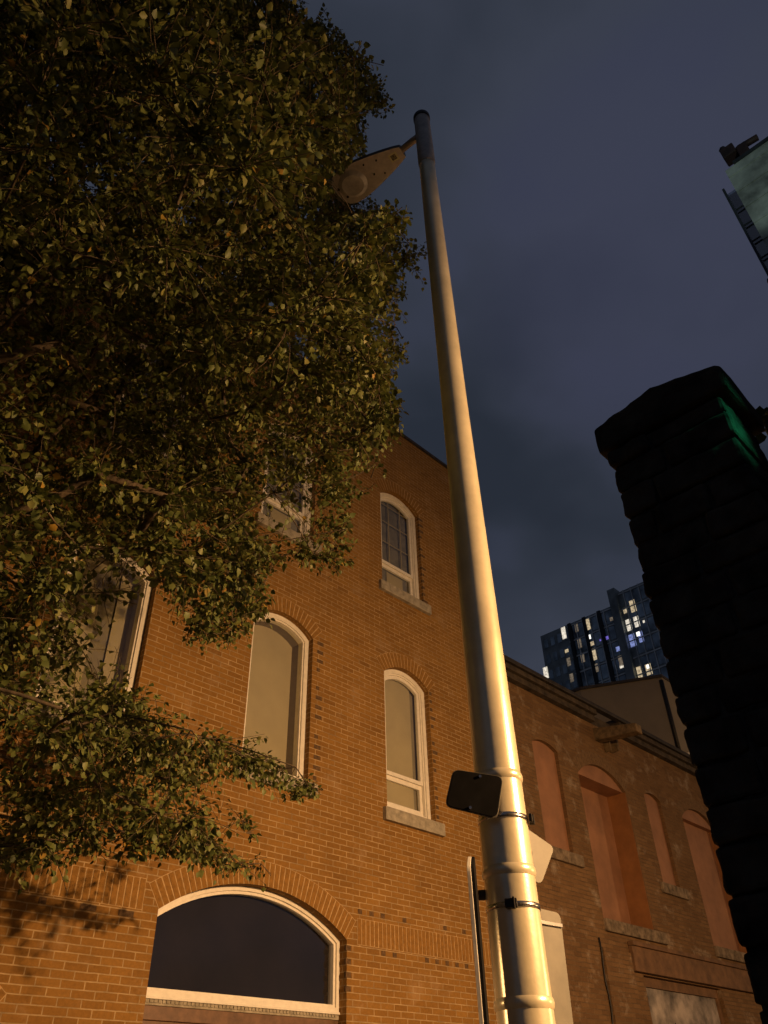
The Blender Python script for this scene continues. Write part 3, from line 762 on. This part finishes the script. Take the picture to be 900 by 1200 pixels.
# sign turned edge-on, left of the post
s4 = thing('edge_on_sign', 'white sign seen edge on, bracketed to the left side of the pole', 'sign', (2.6, 2.05, 2.0))
d4 = bd(37.75); n4 = Vector((-d4.y, d4.x, 0))
A4 = d4 * 3.20; B4 = bd(37.62) * 3.40
loop = rrect(Vector((A4.x, A4.y, 2.375)), Vector((B4.x, B4.y, 2.46)), Vector((B4.x, B4.y, 1.50)), Vector((A4.x, A4.y, 1.45)), .035)
plate(s4, 'panel', loop, n4, .014, m_white)
plate(s4, 'backing', [p - n4 * .001 for p in rrect(Vector((A4.x, A4.y, 2.375)) + d4 * .012, Vector((B4.x, B4.y, 2.46)), Vector((B4.x, B4.y, 1.50)), Vector((A4.x, A4.y, 1.45)) + d4 * .012, .035)], -n4, .012, m_blacksign)
b = MB()
for z in (2.33, 1.84):
    q = pc(z); b.tube([q, q + n4 * (prad(z) + .028)], .020, 8)
b.build('bracket', m_dark, s4)

# ------------------------------------------------------------------ stone pier and wall, near right
hP = thing('stone_pier', 'near black rough stone gate pier with a gabled capstone at the right edge', 'pier', (2.2, .62, .12))
def stones(x0, x1, y0, y1, z0, z1, rowh, mb, rough):
    z = z0; row = 0
    while z < z1 - .02:
        zt = min(z + rowh * random.uniform(.85, 1.12), z1)
        if z1 - zt < rowh * .4: zt = z1
        ln = y1 - y0; cuts = [y0]
        while cuts[-1] < y1 - .02:
            c = cuts[-1] + random.uniform(.14, .30)
            if y1 - c < .09: c = y1
            cuts.append(min(c, y1))
        for ya, yb in zip(cuts, cuts[1:]):
            j = lambda s=rough: random.uniform(-s, s)
            ex = x0 - .004 + j(.010); ey0 = ya + .004 + (j() * .9 if ya == y0 else 0); ey1 = yb - .004 + (j() * .9 if yb == y1 else 0)
            p = [(ex + j(.004), ey0, z + .004), (x1 + j(.008), ey0, z + .004), (x1 + j(.008), ey1, z + .004), (ex + j(.004), ey1, z + .004),
                 (ex + j(.004), ey0 + j(.003), zt - .005), (x1 + j(.008), ey0, zt - .005), (x1 + j(.008), ey1, zt - .005), (ex + j(.004), ey1 + j(.003), zt - .005)]
            mb.hexa(p)
        z = zt; row += 1
b = MB(); stones(2.05, 2.335, .415, .832, .12, 3.44, .105, b, .0065); sh = b.build('shaft', m_stone, hP, bevel=.012)
def roughen(o, lev, st, sz):
    q = o.modifiers.new('sub', 'SUBSURF'); q.subdivision_type = 'SIMPLE'; q.levels = lev; q.render_levels = lev
    tx = bpy.data.textures.new('rough', 'CLOUDS'); tx.noise_scale = sz
    dm = o.modifiers.new('rough', 'DISPLACE'); dm.texture = tx; dm.strength = st; dm.mid_level = .5; dm.texture_coords = 'GLOBAL'
roughen(sh, 3, .015, .05)
b = MB(); b.box(2.062, 2.325, .43, .818, .12, 3.44); b.build('core', m_stone2, hP)
b = MB(); prof_c = [(.388, 3.445), (.385, 3.54), (.40, 3.552), (.50, 3.578), (.62, 3.607), (.70, 3.592), (.79, 3.578), (.857, 3.562), (.862, 3.45)]
b.prism([(2.035, y, z) for y, z in prof_c], (.315, 0, 0)); cp = b.build('capstone', m_stone, hP, bevel=.012); roughen(cp, 2, .012, .06)
hW = thing('stone_wall', 'near black stone boundary wall running on from the pier at the right edge, its taller unseen part added against lamp light', 'wall', (2.5, -.4, .12))
b = MB(); stones(2.36, 2.62, .20, .385, .12, 3.40, .125, b, .012); stones(2.36, 2.80, -1.85, .165, .12, 4.02, .125, b, .012); ws = b.build('masonry', m_stone, hW, bevel=.012); roughen(ws, 2, .02, .05)  # taller second run is unseen, added to keep lamp light off the pier
b = MB(); b.box(2.375, 2.60, .18, .37, .12, 3.39); b.box(2.375, 2.78, -1.83, .179, .12, 4.0); b.build('core', m_stone2, hW)
b = MB(); b.box(2.35, 2.64, .185, .39, 3.405, 3.50); b.box(2.35, 2.82, -1.88, .18, 4.025, 4.11); cw = b.build('coping', m_stone, hW, bevel=.012)

# ------------------------------------------------------------------ leaves
def leaf_mesh(name, mt, P, Dr, Nr, Ls, Ws, parent):
    """P base points, Dr direction, Nr normal, Ls length, Ws half width -> one mesh of folded ovate leaves"""
    n = len(P); Sd = np.cross(Dr, Nr); Sd /= np.linalg.norm(Sd, axis=1)[:, None] + 1e-9
    fold = rng.uniform(.15, .45, n)[:, None]; curl = rng.uniform(-.25, .05, n)[:, None]
    L = Ls[:, None]; w = Ws[:, None]
    v = np.empty((n, 8, 3))
    v[:, 0] = P
    v[:, 1] = P + Dr * L * .30 - Sd * w * .95 + Nr * w * fold
    v[:, 2] = P + Dr * L * .66 - Sd * w * .72 + Nr * (w * fold * .8 + L * curl * .35)
    v[:, 3] = P + Dr * L + Nr * L * curl
    v[:, 4] = P + Dr * L * .66 + Sd * w * .72 + Nr * (w * fold * .8 + L * curl * .35)
    v[:, 5] = P + Dr * L * .30 + Sd * w * .95 + Nr * w * fold
    v[:, 6] = P + Dr * L * .33
    v[:, 7] = P + Dr * L * .68 + Nr * L * curl * .35
    fa = np.array([[0, 6, 1, 1], [1, 6, 7, 2], [2, 7, 3, 3], [0, 5, 6, 6], [5, 4, 7, 6], [4, 3, 7, 7]])
    quads = np.array([[1, 6, 7, 2], [6, 5, 4, 7]]); tris = np.array([[0, 6, 1], [2, 7, 3], [0, 5, 6], [4, 3, 7]])
    base = (np.arange(n) * 8)[:, None, None]
    ql = (base + quads[None]).reshape(-1, 4); tl = (base + tris[None]).reshape(-1, 3)
    me = bpy.data.meshes.new(name)
    nv = n * 8; nl = ql.size + tl.size; nf = len(ql) + len(tl)
    me.vertices.add(nv); me.loops.add(nl); me.polygons.add(nf)
    org = np.array(parent['_org'])
    me.vertices.foreach_set('co', (v - org).reshape(-1))
    me.loops.foreach_set('vertex_index', np.concatenate([ql.reshape(-1), tl.reshape(-1)]).astype(np.int32))
    st = np.concatenate([np.arange(len(ql)) * 4, ql.size + np.arange(len(tl)) * 3]).astype(np.int32)
    me.polygons.foreach_set('loop_start', st)
    me.polygons.foreach_set('use_smooth', np.ones(nf, dtype=bool))
    me.update(calc_edges=True); me.validate()
    me.materials.append(mt)
    o = bpy.data.objects.new(name, me); COL.objects.link(o); o.parent = parent
    return o

CAN = [(-400, -600), (345, -600), (345, 5), (378, 22), (420, 62), (450, 96), (437, 128), (418, 150), (434, 200), (425, 225), (462, 240), (484, 288), (462, 330), (455, 352),
       (474, 388), (455, 430), (462, 470), (452, 520), (450, 560), (412, 585), (404, 650), (380, 668), (345, 650), (318, 668), (306, 725), (270, 758), (226, 760), (196, 712),
       (176, 690), (150, 800), (205, 835), (236, 862), (288, 852), (344, 884), (380, 926), (350, 948), (318, 905), (262, 915), (225, 925), (292, 955), (288, 985), (240, 960),
       (250, 985), (328, 1020), (250, 1028), (190, 1005), (140, 995), (100, 990), (60, 1005), (40, 1030), (-400, 1035)]
def inside(x, y, poly=CAN):
    r = False; j = len(poly) - 1
    for i in range(len(poly)):
        xi, yi = poly[i]; xj, yj = poly[j]
        if (yi > y) != (yj > y) and x < (xj - xi) * (y - yi) / (yj - yi) + xi: r = not r
        j = i
    return r
THIN = [  # places where the crown is thin and what is behind shows: px box and share of leaf clumps kept
    (95, 650, 180, 800, .16), (300, 565, 375, 632, .12), (165, 690, 225, 760, .5), (0, 330, 150, 560, .55), (0, 560, 120, 680, .6), (410, 150, 440, 215, .4), (95, 940, 150, 1000, .5), (200, 900, 300, 960, .8)]
def keep_thin(px, py):
    for x0, y0, x1, y1, k in THIN:
        if x0 < px < x1 and y0 < py < y1: return random.random() < k
    return True
tr = thing('street_tree', 'large dense leafy street tree filling the left side in front of the brick building', 'tree', (.35, 3.55, .12))
TK = Vector((.35, 3.55, .12))
# clumps of foliage
clumps = []
tries = 0
while len(clumps) < 2000 and tries < 90000:
    tries += 1
    x = random.uniform(-2.6, 4.4); y = random.uniform(1.3, 5.75); z = random.uniform(2.7, 12.6)
    e = ((x - .75) / 3.5) ** 2 + ((y - 3.6) / 2.3) ** 2 + ((z - 7.2) / 5.2) ** 2
    if z < 4.6: e = ((x - .9) / 3.6) ** 2 + ((y - 4.45) / 1.6) ** 2 + ((z - 4.6) / 2.1) ** 2
    if e > 1 or e < .03: continue
    q = proj((x, y, z))
    if q is not None and -150 < q[0] < 950 and -150 < q[1] < 1300:
        if not inside(*q): continue
        rr = [inside(q[0] + a, q[1] + c) for a, c in ((16, 0), (-16, 0), (0, 16), (0, -16))]
        if sum(rr) < 4 and random.random() < .3: continue
        if not keep_thin(*q): continue
    elif random.random() < .45: continue
    if any((c - Vector((x, y, z))).length < .19 for c in clumps): continue
    clumps.append(Vector((x, y, z)))
HEAD = [(388, 215), (402, 200), (440, 172), (480, 172), (478, 192), (445, 246), (405, 250), (386, 238)]
def near_lamp(p, q):
    t = max(0, min(1, (p - LB).dot(ax) / .735)); d = (p - LB - ax * (.735 * t)).length
    if d < .36: return True
    return q is not None and p.length < 9.6 and (p - Vector((0, 0, CAMZ))).length < 8.3 and inside(q[0], q[1], HEAD)
n_free = len(clumps)
# sprigs that reach out of the crown, at measured bearings and distances
for X_, Y_, yy in [(225, 872, 5.1), (250, 884, 5.1), (276, 880, 5.1), (303, 886, 5.1), (328, 898, 5.1), (350, 922, 5.1), (366, 922, 5.1), (340, 935, 5.1), (284, 962, 5.1), (306, 1012, 5.1), (276, 1012, 5.1), (245, 1002, 5.1), (215, 1000, 5.1), (190, 990, 5.1),
                  (322, 655, 4.2), (350, 645, 4.1), (384, 652, 4.0), (395, 640, 4.0), (268, 742, 4.4), (240, 742, 4.4), (300, 705, 4.3), (440, 545, 3.1), (436, 500, 3.0), (452, 462, 3.0), (440, 430, 2.9), (464, 380, 2.9), (462, 470, 3.0),
                  (470, 300, 2.9), (478, 285, 2.9), (455, 255, 2.9), (450, 340, 2.9), (428, 122, 3.1), (440, 100, 3.1), (405, 55, 3.1), (372, 18, 3.1), (420, 80, 3.1), (430, 575, 3.4), (405, 610, 3.8), (110, 990, 5.2), (70, 1000, 5.2), (40, 1010, 5.2), (150, 980, 5.2), (20, 1000, 5.1)]:
    r_ = [(X_ - 450) * a + (Y_ - 600) * c_ + F_PX * e for a, c_, e in (CD, CN, CU)]
    clumps.append(Vector((r_[0] * yy / r_[1], yy, CAMZ + r_[2] * yy / r_[1])))
# limbs: a short trunk forking into spreading leaders, then every clump hangs on the nearest wood
nodes = []      # (pos, parent index)
def chain(start, pts):
    k = start
    for p in pts: nodes.append((Vector(p), k)); k = len(nodes) - 1
    return k
k0 = chain(-1, [TK, TK + Vector((.02, 0, .8)), TK + Vector((.0, .03, 1.7)), TK + Vector((.03, .0, 2.5)), TK + Vector((.05, .02, 3.1))])
a1 = chain(k0, [(.50, 3.6, 4.2), (.62, 3.62, 5.5), (.70, 3.6, 7.0), (.78, 3.65, 8.6), (.85, 3.6, 10.2), (.85, 3.6, 11.6)])
a2 = chain(k0, [(.70, 3.9, 3.9), (1.15, 4.2, 4.9), (1.6, 4.2, 6.1), (2.1, 3.9, 7.4), (2.55, 3.6, 8.6)])
a3 = chain(k0, [(.8, 4.2, 3.3), (1.52, 4.85, 3.41), (2.06, 5.0, 3.45), (2.55, 5.05, 3.65), (3.08, 5.1, 3.82), (3.54, 5.1, 3.91)])
a4 = chain(k0, [(.0, 3.2, 4.0), (-.4, 2.9, 5.2), (-.7, 2.7, 6.8), (-.9, 2.6, 8.4)])
a5 = chain(k0, [(.45, 3.35, 4.1), (.65, 3.2, 5.2), (.9, 3.0, 6.4), (1.15, 2.9, 7.7), (1.3, 2.9, 9.0)])
a6 = chain(k0, [(.60, 4.2, 4.5), (.95, 4.7, 5.8), (1.3, 4.9, 7.2), (1.6, 4.9, 8.6)])
a7 = chain(k0, [(.7, 4.1, 3.15), (1.5, 4.8, 3.1), (2.14, 5.0, 3.12), (2.64, 5.1, 3.22), (3.18, 5.1, 3.21)])
order = sorted(range(len(clumps)), key=lambda i: (clumps[i] - Vector((.5, 3.55, 4.5))).length)
ends = []; used = []
for i in order:
    c = clumps[i]; best = None; bdist = 1e9
    for k in range(4, len(nodes)):
        p = nodes[k][0]; d = (p - c).length + max(0, p.z - c.z) * .6
        if d < bdist and d > .35:
            for t_ in (.3, .5, .7):
                q = proj(p.lerp(c, t_))
                if q and -20 < q[0] < 920 and (not inside(*q) or near_lamp(p.lerp(c, t_), q)): d += 4
        if d < bdist: bdist = d; best = k
    if bdist > 4 and i < n_free: continue
    p = nodes[best][0]; dist = (c - p).length
    used.append(c)
    ns = max(1, int(dist / .28)); k = best
    for j in range(1, ns + 1):
        t = j / ns; q = p.lerp(c, t) + Vector((random.uniform(-.05, .05), random.uniform(-.05, .05), .10 * dist * math.sin(t * math.pi) + random.uniform(-.03, .03)))
        if j == ns: q = c
        nodes.append((q, k)); k = len(nodes) - 1
    ends.append(k)
load = [0.0] * len(nodes); kids = [[] for _ in nodes]
for k, (p, pa) in enumerate(nodes):
    if pa >= 0: kids[pa].append(k)
for k in range(len(nodes) - 1, -1, -1):
    if not kids[k]: load[k] = 1.0
    else: load[k] = sum(load[c] for c in kids[k])
rad = [min(.15, .0030 * (l ** .50) + .0010) for l in load]
done = [False] * len(nodes)
bt = MB(); bb = MB()
def walk(k):
    stack = [k]
    while stack:
        s = stack.pop(); ch = [s]
        while kids[ch[-1]]:
            nx = max(kids[ch[-1]], key=lambda c: load[c])
            stack += [c for c in kids[ch[-1]] if c != nx]; ch.append(nx)
        pa = nodes[s][1]
        pts = ([nodes[pa][0]] if pa >= 0 else []) + [nodes[c][0] for c in ch]
        rr = ([rad[s]] if pa >= 0 else []) + [rad[c] for c in ch]
        if len(pts) > 1:
            big = max(rr) > .03
            if s == 0: rr[0] = .24; rr[1] = .18
            # a few in-between points with a slight wobble
            P2, R2 = [pts[0]], [rr[0]]
            for u, v, ru, rv in zip(pts, pts[1:], rr, rr[1:]):
                if (v - u).length > .2:
                    w_ = .03 * (v - u).length
                    P2.append(u.lerp(v, .5) + Vector((random.uniform(-w_, w_), random.uniform(-w_, w_), random.uniform(-w_, w_)))); R2.append((ru + rv) / 2)
                P2.append(v); R2.append(rv)
            if not big:
                for n_, p_ in enumerate(P2):
                    bad = False
                    for t_ in (.33, .66, 1.0):
                        w_ = P2[n_ - 1].lerp(p_, t_) if n_ else p_
                        q_ = proj(w_)
                        if near_lamp(w_, q_) or (q_ and n_ and -10 < q_[0] < 910 and -10 < q_[1] < 1210 and not inside(*q_)): bad = True
                    if bad: P2, R2 = P2[:n_], R2[:n_]; break
                if len(P2) < 2: continue
            (bt if big else bb).tube(P2, R2, 9 if big else 5)
walk(0)
# twigs and leaves
LP, LD, LN, LL = [], [], [], []
for c in used:
    if near_lamp(c, proj(c)): continue
    nt_ = random.randint(8, 12)
    jx, jy = random.gauss(0, 14), random.gauss(0, 14)      # how far this spray strays past the outline
    size = random.uniform(.85, 1.15)
    out_ = (c - Vector((.75, 3.6, c.z - .6))).normalized()
    def ok(p, j):
        q = proj(p)
        if q and -20 < q[0] < 920 and -20 < q[1] < 1220 and not inside(q[0] + jx + random.uniform(-j, j), q[1] + jy + random.uniform(-j, j)): return False
        if q and j == 5:
            for x0, y0, x1, y1, k in THIN[:2]:
                if x0 < q[0] < x1 and y0 < q[1] < y1 and random.random() > k * 2.4: return False
        return p.y < 6.2 and not near_lamp(p, q)
    for _ in range(nt_):
        d = (Vector((random.gauss(0, 1), random.gauss(0, 1), random.gauss(-.10, .8))).normalized() + out_ * .55).normalized()
        ln = random.uniform(.20, .50); pts = [c]
        for j in range(4):
            d = (d + Vector((random.uniform(-.2, .2), random.uniform(-.2, .2), random.uniform(-.28, .10)))).normalized(); pts.append(pts[-1] + d * ln / 4)
        for n_ in range(1, len(pts)):
            q = proj(pts[n_])
            if q and -30 < q[0] < 930 and -30 < q[1] < 1230 and not (inside(*q) or inside(q[0] + jx, q[1] + jy)): pts = pts[:n_]; break
        while len(pts) > 1 and not ok(pts[-1], 3): pts.pop()
        if len(pts) < 2: continue
        bb.tube(pts, [.0030, .0026, .0021, .0017, .0011][:len(pts)], 4, caps=False)
        nseg = len(pts) - 1
        nl = int(random.uniform(14, 20) * nseg / 4 + 1)
        for j in range(nl):
            t = (j + random.random()) / nl * nseg; i0 = min(nseg - 1, int(t)); p = pts[i0].lerp(pts[i0 + 1], t - i0)
            dd = (pts[i0 + 1] - pts[i0]).normalized()
            sidev = dd.cross(Vector((random.gauss(0, 1), random.gauss(0, 1), random.gauss(0, 1)))).normalized()
            ld = (dd * .5 + sidev * .9 + Vector((0, 0, -.55 + random.gauss(0, .25)))).normalized()
            p2 = p + sidev * random.uniform(.010, .030)
            if not ok(p2, 5): continue
            nn = Vector((random.gauss(0, .7), random.gauss(-.25, .7), 1.0)); nn = (nn - ld * nn.dot(ld))
            if nn.length < .05: continue
            nn.normalize()
            LP.append(p2); LD.append(ld); LN.append(nn); LL.append(random.uniform(.031, .050) * size)
bt.build('trunk', m_bark, tr); bb.build('branch', m_bark, tr)
LP, LD, LN, LL = (np.array(a, dtype=float) for a in (LP, LD, LN, LL))
leaf_mesh('crown', m_leaf, LP, LD, LN, LL, LL * rng.uniform(.36, .46, len(LL)), tr)
print('clumps', len(clumps), 'leaves', len(LP))

# ivy tuft on the wall by the pier
iv = thing('ivy', 'small dark ivy tuft on the stone wall beside the pier cap', 'plant', (2.45, .33, 3.5))
P_, D_, N_, L_ = [], [], [], []
stem = MB()
for k in range(16):
    d = Vector((random.gauss(0, .5), random.gauss(.2, .5), random.uniform(.1, .9))).normalized(); p = Vector((2.45 + random.uniform(-.06, .06), .33 + random.uniform(-.04, .04), 3.50))
    q = p + d * random.uniform(.04, .09); stem.tube([p, q], [.003, .0015], 5)
    for j in range(6):
        t = random.random(); dd = Vector((random.gauss(0, 1), random.gauss(0, 1), random.gauss(.1, .6))).normalized(); nn = Vector((random.gauss(0, .5), random.gauss(-.4, .5), 1)); nn = (nn - dd * nn.dot(dd)).normalized()
        P_.append(p.lerp(q, t)); D_.append(dd); N_.append(nn); L_.append(random.uniform(.025, .045))
stem.build('stem', m_bark, iv)
P_, D_, N_, L_ = (np.array(a, dtype=float) for a in (P_, D_, N_, L_))
leaf_mesh('foliage', m_ivy, P_, D_, N_, L_, L_ * .45, iv)

for o in list(S.objects):
    if '_org' in o: del o['_org']
